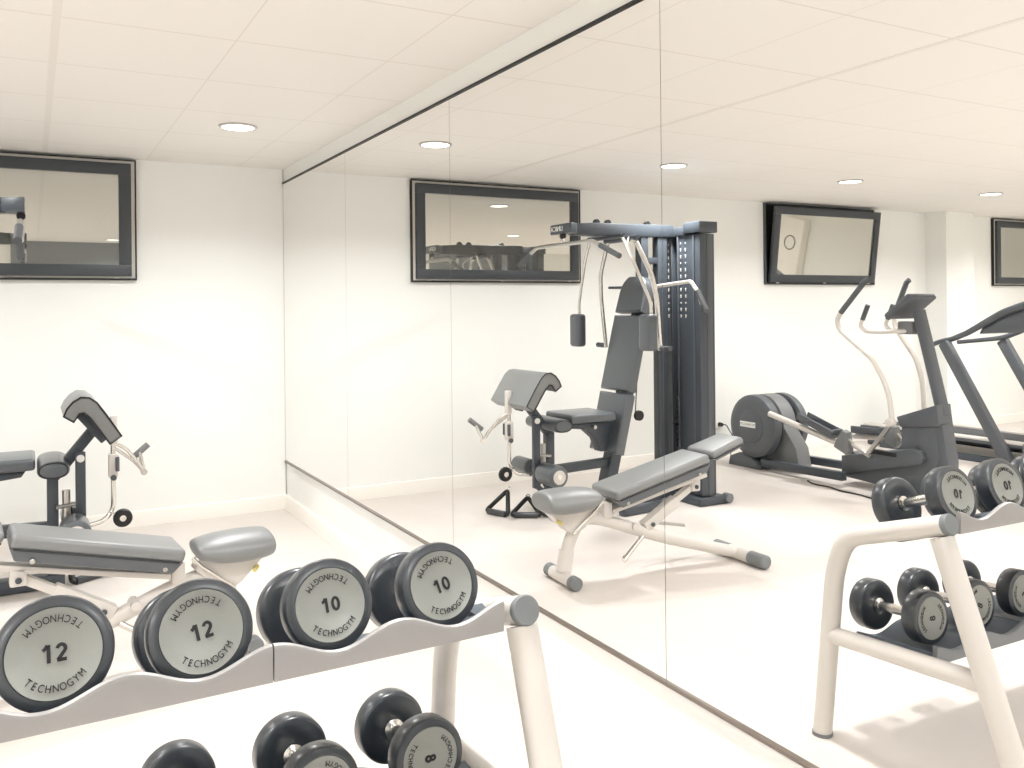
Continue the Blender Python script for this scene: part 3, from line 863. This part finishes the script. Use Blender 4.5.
mb = MB(); mb.tube([(-1.090, 5.404, 0.537), (-1.092, 5.46, 0.575), (-1.098, 5.541, 0.632)], 0.012, n=14, smooth=0.02); mb.lathe([(0, -0.016), (0.018, -0.016), (0.018, 0.016), (0, 0.016)], (-1.09, 5.404, 0.537), (0, 1, 0), n=16); gp(mb, 'grip_stem', CHROME)
mb = MB(); mb.tube([(-1.145, 5.534, 0.594), (-1.051, 5.548, 0.671)], 0.018, n=16); gp(mb, 'curl_grip', MIDPLASTIC)
mb = MB(); mb.lathe([(0.018, -0.014), (0.044, -0.014), (0.050, -0.008), (0.050, 0.008), (0.044, 0.014), (0.018, 0.014)], (-1.21, 5.311, 0.307), (0, 1, 0), n=30); wl = gp(mb, 'small_wheel', BLACK)
mb = MB(); mb.lathe([(0, -0.017), (0.017, -0.017), (0.020, 0), (0.017, 0.017), (0, 0.017)], (-1.21, 5.311, 0.307), (0, 1, 0), n=20); mb.bar((-1.21, 5.311, 0.307), (-1.275, 5.32, 0.35), 0.02, 0.012, 0.002); gp(mb, 'wheel_hub', CHROME, wl)
# pec and press arms, symmetric about y = YC
for sg, side in ((-1, 'near'), (1, 'far')):
    w1, w2 = 0.17, 0.32
    # press arm: thick chrome, knee, grip at its foot
    mb = MB(); mb.tube([(-2.20, YC + sg * 0.10, 1.955), (-2.20, YC + sg * 0.17, 1.945), (-2.23, YC + sg * 0.315, 1.70), (-2.255, YC + sg * 0.345, 1.52), (-2.29, YC + sg * 0.335, 1.14)], 0.019 if sg < 0 else 0.016, n=16, smooth=0.06); a_ = gp(mb, 'press_arm', CHROME)
    mb = MB(); mb.tube([(-2.29, YC + sg * 0.345, 1.155), (-2.29, YC + sg * 0.45, 1.157)], 0.019, n=16); gp(mb, 'grip', GRIP, a_)
    # pec arm with elbow pad
    mb = MB(); mb.tube([(-2.06, YC + sg * 0.20, 1.965), (-2.075, YC + sg * 0.30, 1.80), (-2.12, YC + sg * 0.455, 1.48), (-2.125, YC + sg * 0.455, 1.20)], 0.012, n=14, smooth=0.04); a_ = gp(mb, 'pec_arm', CHROME)
    mb = MB(); mb.box((-2.10, YC + sg * 0.445, 1.275), (0.085, 0.130, 0.255), 0.026, seg=4); e = gp(mb, 'elbow_pad', VINYL_D, a_, angle=60)
    # high handle arm going out sideways
    mb = MB(); mb.tube([(-2.44, YC + sg * 0.05, 1.60), (-2.44, YC + sg * 0.50, 1.63 if sg < 0 else 1.61)] + ([(-2.40, YC - 0.62, 1.55), (-2.39, YC - 0.67, 1.47)] if sg < 0 else []), 0.015 if sg < 0 else 0.011, n=14, smooth=0.03); a_ = gp(mb, 'row_arm', WHITESTEEL if sg < 0 else DARKSTEEL)
    if sg < 0:
        mb = MB(); mb.tube([(-2.40, YC - 0.615, 1.56), (-2.37, YC - 0.74, 1.42)], 0.019, n=14); gp(mb, 'grip', GRIP, a_)
mb = MB(); mb.tube([(-2.20, YC - 0.20, 1.955), (-2.20, YC + 0.20, 1.955)], 0.022, n=16); mb.tube([(-2.06, YC - 0.22, 1.965), (-2.06, YC + 0.22, 1.965)], 0.018, n=16); gp(mb, 'pivot_bar', DARKSTEEL)
# lat bar
mb = MB(); mb.tube([(-1.70, YC - 0.66, 1.79), (-1.69, YC - 0.37, 1.905), (-1.69, YC + 0.37, 1.905), (-1.70, YC + 0.66, 1.79)], 0.015, n=14, smooth=0.03); lb = gp(mb, 'lat_bar', BRUSHED)
mb = MB(); mb.tube([(-1.70, YC - 0.67, 1.785), (-1.695, YC - 0.46, 1.868)], 0.019, n=14); gp(mb, 'grip', GRIP, lb)
mb = MB(); mb.tube([(-1.70, YC + 0.67, 1.785), (-1.695, YC + 0.46, 1.868)], 0.019, n=14); gp(mb, 'grip', GRIP, lb)
mb = MB()
mb.tube([Vector((-1.69, YC + 0.018 * math.sin(a * PI / 6), 1.93 + 0.026 * math.cos(a * PI / 6))) for a in range(12)], 0.004, n=8, close=True)
mb.tube([(-1.69, YC, 1.955), (-1.69, YC, 1.99)], 0.004, n=8); gp(mb, 'snap_hook', BRUSHED)
# cables
mb = MB(); mb.tube([(-2.33, YC - 0.03, 1.15), (-2.27, YC - 0.06, 0.66)], 0.004, n=6); gp(mb, 'cable', BLACK)
mb = MB(); mb.tube([(-2.62, YC - 0.05, 1.95), (-2.64, YC - 0.05, 0.3)], 0.004, n=6); gp(mb, 'cable', BLACK)
mb = MB(); mb.tube([(-1.47, YC - 0.02, 0.42), (-1.455, YC - 0.02, 0.33), (-1.50, YC - 0.02, 0.20)], 0.005, n=6); gp(mb, 'cable', BLACK)
mb = MB(); mb.lathe([(0, -0.012), (0.038, -0.012), (0.030, 0), (0.038, 0.012), (0, 0.012)], (-2.28, YC - 0.09, 0.65), (0, 1, 0), n=24); gp(mb, 'cable_pulley', BLACK)
mb = MB(); mb.tube([(-2.18, YC - 0.12, 1.96), (-2.10, YC - 0.20, 1.90), (-2.16, YC - 0.22, 1.78), (-2.25, YC - 0.12, 1.74)], 0.007, n=8, smooth=0.05); gp(mb, 'hose', WHITESTEEL)

# triangular cable handles lying on the floor
def tri_handle(c, ang, lean, label):
    c = Vector(c)
    t = thing('cable_handle', (c.x, c.y, FZ), label, 'cable handle', 'cable handles on the floor')
    ux = Vector((math.cos(ang), math.sin(ang), 0)); uz = Vector((-math.sin(ang) * math.sin(lean), math.cos(ang) * math.sin(lean), math.cos(lean)))
    p0, p1, p2 = c - ux * 0.105, c + ux * 0.105, c + uz * 0.185
    MB().tube(fillet([(p0 + p1) / 2, p1, p2, p0, (p0 + p1) / 2], 0.03), 0.016, n=12).build('strap', BLACK, t)
    MB().tube([p0 + ux * 0.022, p1 - ux * 0.022], 0.022, n=14).build('grip', RUBBER, t)
    MB().tube([p2 + uz * (0.012 + 0.014 * math.cos(a)) + ux * 0.014 * math.sin(a) for a in [k * PI / 5 for k in range(10)]], 0.004, n=8, close=True).build('ring', CHROME, t)
tri_handle((-1.38, 5.33, 0.0), math.radians(35), math.radians(60), 'black triangular cable handle on the floor, nearer the bench')
tri_handle((-1.24, 5.50, 0.0), math.radians(70), math.radians(40), 'black triangular cable handle on the floor, nearer the back wall')

# ================================================================== ELLIPTICAL
ell = thing('elliptical_trainer', (-4.33, 5.0, FZ), 'grey elliptical cross trainer with large round wheel housing and white swing handles', 'elliptical trainer')
def ep(mb, name, m_, parent=ell, **k): return mb.build(name, m_, parent, **k)
WY, WZ, WR = 5.895, 0.362, 0.285
for (xa, xb, sgn) in ((-4.05, -4.15, 1), (-4.50, -4.40, -1)):
    prof = [(0, 0.006), (0.14, 0.006), (0.148, 0.002), (0.152, -0.004), (WR * 0.80, -0.002), (WR - 0.03, -0.008), (WR - 0.006, -0.020), (WR, -0.035), (WR, -0.095), (WR - 0.01, -0.10), (0, -0.10)]
    mb = MB().lathe(prof, (xa, WY, WZ), (sgn, 0, 0), n=64); dsk = ep(mb, 'wheel_cover', DARKPLASTIC, angle=30)
    if sgn > 0:
        mb = MB().box((xa + 0.008, WY + 0.03, WZ + 0.015), (0.004, 0.19, 0.05), 0.001); bd = ep(mb, 'badge', WHITEINK, dsk)
        mb = MB(); add_text(mb, 'TECHNOGYM', 0.031, Matrix.Translation((xa + 0.0105, WY + 0.03, WZ + 0.015)) @ Matrix.Rotation(PI / 2, 4, 'Z') @ Matrix(((1, 0, 0, 0), (0, 0, -1, 0), (0, 1, 0, 0), (0, 0, 0, 1)))); ep(mb, 'badge_lettering', MIDPLASTIC, dsk)
# centre housing: arc over the wheel running down the front
pts = [(WY + 0.26 * math.cos(a), WZ + 0.01 + 0.275 * math.sin(a)) for a in [math.radians(d) for d in range(0, 181, 12)]]
pts += [(5.50, 0.20), (5.46, 0.02), (6.10, 0.02)]
pts = [(y, z) for y, z in pts]
mb = MB().prism(pts, -4.195, -4.355, bev=0.012, plane='yz'); ep(mb, 'wheel_housing', MIDPLASTIC)
mb = MB().lathe([(0, 0), (0.25, 0), (0.25, 0.32), (0, 0.32)], (-4.435, WY, WZ), (1, 0, 0), n=40); ep(mb, 'flywheel', BLACK)
mb = MB().prism([(5.80, FZ), (5.82, 0.03), (5.90, 0.075), (6.06, 0.105), (6.17, 0.06), (6.19, FZ)], -4.05, -4.52, bev=0.012, plane='yz'); ep(mb, 'rear_foot', DARKPLASTIC)
for xx in (-4.10, -4.55):
    mb = MB().bar((xx, 5.80, 0.045), (xx, 4.90, 0.065), 0.06, 0.07, 0.008); ep(mb, 'base_rail', DARKSTEEL)
mb = MB().box((-4.33, 4.45, 0.012), (0.62, 0.09, 0.065), 0.02); ep(mb, 'front_foot', DARKPLASTIC)
body = [(5.01, 0.035), (5.01, 0.235), (4.92, 0.255), (4.86, 0.225), (4.58, 0.275), (4.47, 0.32), (4.47, 0.54), (4.49, 0.575), (4.20, 0.68), (4.18, 0.55), (4.15, 0.31), (4.22, 0.0), (4.32, 0.0)]
mb = MB().prism(body, -4.23, -4.37, bev=0.014, plane='yz'); ep(mb, 'body_shroud', DARKPLASTIC)
mb = MB().prism([(4.47, 0.505), (4.50, 0.582), (4.155, 0.706), (4.135, 0.545)], -4.215, -4.385, bev=0.010, plane='yz'); ep(mb, 'cover_band', DARKPLASTIC)
mb = MB().prism([(4.20, 0.57), (4.125, 0.56), (4.080, 0.280), (4.085, FZ + 0.01), (4.17, FZ + 0.01), (4.16, 0.35)], -4.235, -4.365, bev=0.006, plane='yz'); ep(mb, 'front_cover', DARKPLASTIC)
arm = [(5.00, 0.065), (5.00, 0.215), (4.33, 0.360), (4.27, 0.345), (4.245, 0.295), (4.27, 0.252), (4.32, 0.235)]
for xx in (-4.205, -4.395):
    mb = MB().prism(arm, xx + 0.025, xx - 0.025, bev=0.010, plane='yz'); ep(mb, 'side_panel', DARKPLASTIC)
mb = MB().tube([(-4.32, 4.17, 0.62), (-4.32, 4.24, 0.90), (-4.32, 4.37, 1.40)], 0.048, n=20); ep(mb, 'mast', DARKPLASTIC)
# console
from mathutils import Vector as V3
a0, b0 = Vector((0, 4.66, 1.345)), Vector((0, 4.44, 1.515))
cdir = (b0 - a0).normalized(); cn = Vector((1, 0, 0)).cross(cdir)
if cn.z < 0: cn = -cn
rot = Matrix((Vector((1, 0, 0)), cdir, Vector((1, 0, 0)).cross(cdir))).transposed()
mb = MB().box((-4.34, 4.46, 1.436), (0.32, 0.275, 0.050), 0.016, rot, 3); cs = ep(mb, 'console', DARKPLASTIC)
mb = MB().box(Vector((-4.34, 4.46, 1.436)) + cn * 0.026, (0.22, 0.15, 0.006), 0.003, rot); ep(mb, 'screen', BLACK, cs)
mb = MB().box((-4.33, 4.47, 1.27), (0.09, 0.14, 0.10), 0.014); ep(mb, 'console_bracket', MIDPLASTIC)
for sx in (1, -1):
    xs = -4.33 + sx * 0.15
    mb = MB().tube([(-4.33 + sx * 0.03, 4.46, 1.245), (xs, 4.60, 1.238), (xs, 4.75, 1.238), (xs, 4.80, 1.285), (xs, 4.775, 1.335)], 0.016, n=14, smooth=0.05); fh = ep(mb, 'fixed_handle', WHITESTEEL)
    mb = MB().tube([(xs, 4.775, 1.333), (xs, 4.722, 1.450)], 0.019, n=14); ep(mb, 'grip', GRIP, fh)
    xm = -4.33 + sx * 0.29
    dy = 0.0 if sx > 0 else 0.13
    P = [(4.40, 0.57), (4.412, 0.66), (4.425, 0.76), (4.475, 0.885), (4.575, 1.035), (4.745, 1.155), (4.885, 1.255), (4.908, 1.335), (4.868, 1.392)]
    if sx < 0:
        P = [(4.55, 0.57), (4.552, 0.642), (4.567, 0.85), (4.624, 1.017), (4.733, 1.16), (4.815, 1.27), (4.83, 1.35), (4.79, 1.43)]
    mb = MB().tube([(xm, y, z) for y, z in P], 0.0195, n=16, smooth=0.05); sh = ep(mb, 'swing_handle', WHITESTEEL)
    mb = MB().tube([(xm, P[-1][0], P[-1][1]), (xm, 4.635 if sx > 0 else 4.70, 1.635), (xm, 4.600 if sx > 0 else 4.675, 1.650)], 0.0215, n=14, smooth=0.02); ep(mb, 'grip', GRIP, sh)
    mb = MB().lathe([(0, -0.03), (0.030, -0.03), (0.034, -0.02), (0.034, 0.02), (0.028, 0.03), (0, 0.03)], (xm, 4.415 + (0.0 if sx > 0 else 0.14), 0.560), (1, 0, 0), n=24); ep(mb, 'pivot_hub', WHITESTEEL, sh)
    # link arm, pedal
    ddy = 0.0 if sx > 0 else -0.10
    mb = MB().tube([(xm - sx * 0.01, 5.66 + ddy, 0.50 if sx > 0 else 0.30), (xm - sx * 0.01, 4.90, 0.335)], 0.026, n=16); lk = ep(mb, 'pedal_link', WHITESTEEL)
    pz0, pz1 = (0.500, 0.385) if sx > 0 else (0.36, 0.37)
    y0_, y1_ = 5.30 + ddy, 4.93 + ddy * 0.3
    d_ = Vector((0, y1_ - y0_, pz1 - pz0)).normalized(); rt = Matrix((Vector((1, 0, 0)), d_, Vector((1, 0, 0)).cross(d_))).transposed()
    cpt = Vector((xm - sx * 0.02, (y0_ + y1_) / 2, (pz0 + pz1) / 2))
    L_ = math.hypot(y1_ - y0_, pz1 - pz0)
    mb = MB().box(cpt, (0.13, L_, 0.022), 0.008, rt)
    for e_ in (-0.062, 0.062):
        mb.box(cpt + Vector((e_, 0, 0.024)), (0.014, L_, 0.055), 0.006, rt)
    mb.box(cpt + d_ * (L_ / 2 - 0.012) + Vector((0, 0, 0.03)), (0.12, 0.022, 0.06), 0.008, rt)
    ep(mb, 'pedal', DARKPLASTIC, angle=40)
    mb = MB().prism([(4.93, 0.31), (4.89, 0.395), (4.84, 0.455), (4.80, 0.44), (4.78, 0.29), (4.81, 0.26)], xm - 0.035, xm + 0.035, bev=0.012, plane='yz'); ep(mb, 'link_joint', MIDPLASTIC)
    mb = MB().bar((xm, 4.84, 0.42), (xm, 4.76, 0.34), 0.03, 0.022, 0.004); mb.bar((xm, 4.77, 0.345), (xm, 4.60, 0.275), 0.03, 0.022, 0.004); mb.bar((xm, 4.63, 0.285), (xm, 4.42 + dy, 0.54), 0.026, 0.03, 0.004); ep(mb, 'lower_link', BRUSHED)
mb = MB().box((-4.20, 4.60, 0.29), (0.05, 0.26, 0.04), 0.012); ep(mb, 'step_cover', BLACK)
mb = MB().box((-4.02, 4.45, 0.028), (0.10, 0.13, 0.09), 0.012); ep(mb, 'stabiliser_foot', DARKPLASTIC)
# power cords
ct = MB().tube([(-4.225, 6.46, 0.30), (-4.22, 6.40, 0.31), (-4.18, 6.25, 0.20), (-4.15, 6.27, 0.05), (-4.17, 6.26, 0.0)], 0.005, n=8, smooth=0.05).build('power_cord', BLACK)
tag(ct, 'thin black power cord drooping from the wall socket behind the elliptical trainer', 'cord')
so = thing('wall_socket', (-4.225, YB, 0.30), 'small white wall socket with a dark plug, behind the elliptical trainer', 'socket')
MB().box((-4.225, YB - 0.006, 0.30), (0.075, 0.011, 0.075), 0.004).build('cover_plate', BASEB, so)
MB().lathe([(0, 0), (0.022, 0), (0.019, 0.036), (0.010, 0.044), (0, 0.044)], (-4.225, YB - 0.012, 0.30), (0, -1, 0), n=18).build('plug', BLACK, so)
co = MB().tube([(-4.03, 5.22, FZ + 0.006), (-3.96, 5.10, FZ + 0.006), (-3.99, 4.95, FZ + 0.006), (-3.93, 4.80, FZ + 0.006), (-3.95, 4.62, FZ + 0.006), (-3.90, 4.45, FZ + 0.006), (-3.97, 4.30, FZ + 0.006)], 0.006, n=8, smooth=0.08).build('floor_cord', BLACK)
tag(co, 'thin black cord snaking on the floor beside the elliptical trainer', 'cord')

# ================================================================== TREADMILL
tm = thing('treadmill', (-6.43, 5.2, FZ), 'grey treadmill with slanted uprights, curved handrails and a wide console', 'treadmill')
def tp(mb, name, m_, parent=tm, **k): return mb.build(name, m_, parent, **k)
XN, XF = -6.06, -6.90
mb = MB().box(((XN + XF) / 2, 5.42, 0.165), (0.52, 1.75, 0.03), 0.006); tp(mb, 'running_belt', BELT)
for x in (XN + 0.0, XF):
    mb = MB().box((x + (-0.09 if x == XN else 0.09), 5.42, 0.175), (0.13, 1.85, 0.045), 0.012); tp(mb, 'side_rail', DECKSIDE)
    mb = MB().box((x + (-0.024 if x == XN else 0.024), 5.42, 0.165), (0.006, 1.85, 0.03), 0.002); tp(mb, 'rail_strip', DARKPLASTIC)
    mb = MB().box((x, 5.15, 0.010), (0.06, 1.9, 0.06), 0.01); tp(mb, 'base_rail', DARKSTEEL)
    mb = MB().bar((x + (0.04 if x == XN else -0.04), 4.71, 0.0), (x + (0.04 if x == XN else -0.04), 5.345, 1.085), 0.085, 0.105, 0.02, up=(0, 1, 0)); tp(mb, 'upright', DARKPLASTIC)
    pts = [(5.52 if x == XN else 5.80, 1.050), (5.40, 1.095), (5.29, 1.115), (5.13, 1.180), (4.97, 1.270), (4.80, 1.365), (4.59, 1.440), (4.40, 1.470)]
    mb = MB().tube([(x, y, z) for y, z in pts], [0.022, 0.034, 0.042, 0.044, 0.044, 0.044, 0.04, 0.035], n=16, smooth=0.05); tp(mb, 'handrail', DARKPLASTIC)
for y in (4.30, 6.25):
    mb = MB().box(((XN + XF) / 2, y, 0.02), (0.78, 0.10, 0.08), 0.015); tp(mb, 'crossmember', DARKSTEEL)
mb = MB().prism([(4.62, 0.02), (4.62, 0.20), (4.45, 0.30), (4.15, 0.28), (3.98, 0.16), (3.95, 0.02)], XN + 0.02, XF - 0.02, bev=0.02, plane='yz'); tp(mb, 'motor_hood', MIDPLASTIC)
mb = MB().prism([(5.04, 1.170), (5.00, 1.245), (4.60, 1.435), (4.36, 1.470), (4.32, 1.39), (4.58, 1.20)], XN - 0.02, XF + 0.02, bev=0.02, plane='yz'); cs = tp(mb, 'console', DARKPLASTIC)
mb = MB().bar(((XN + XF) / 2, 4.90, 1.27), ((XN + XF) / 2, 4.62, 1.41), 0.42, 0.012, 0.004); tp(mb, 'screen', BLACK, cs)
# tall white unit on the far side wall, seen only in the tilted window
un = thing('storage_column', (XL + 0.08, 1.78, FZ), 'tall white column unit with a grey ring emblem, standing against the far side wall', 'column unit')
MB().box((XL + 0.09, 1.78, 0.92), (0.17, 0.50, 1.86), 0.03).build('body', BASEB, un)
MB().tube([(XL + 0.178, 1.78 + 0.12 * math.cos(k * PI / 16), 1.42 + 0.12 * math.sin(k * PI / 16)) for k in range(32)], 0.012, n=8, close=True).build('ring_emblem', MIDPLASTIC, un)
print('scene built', len(bpy.data.objects))
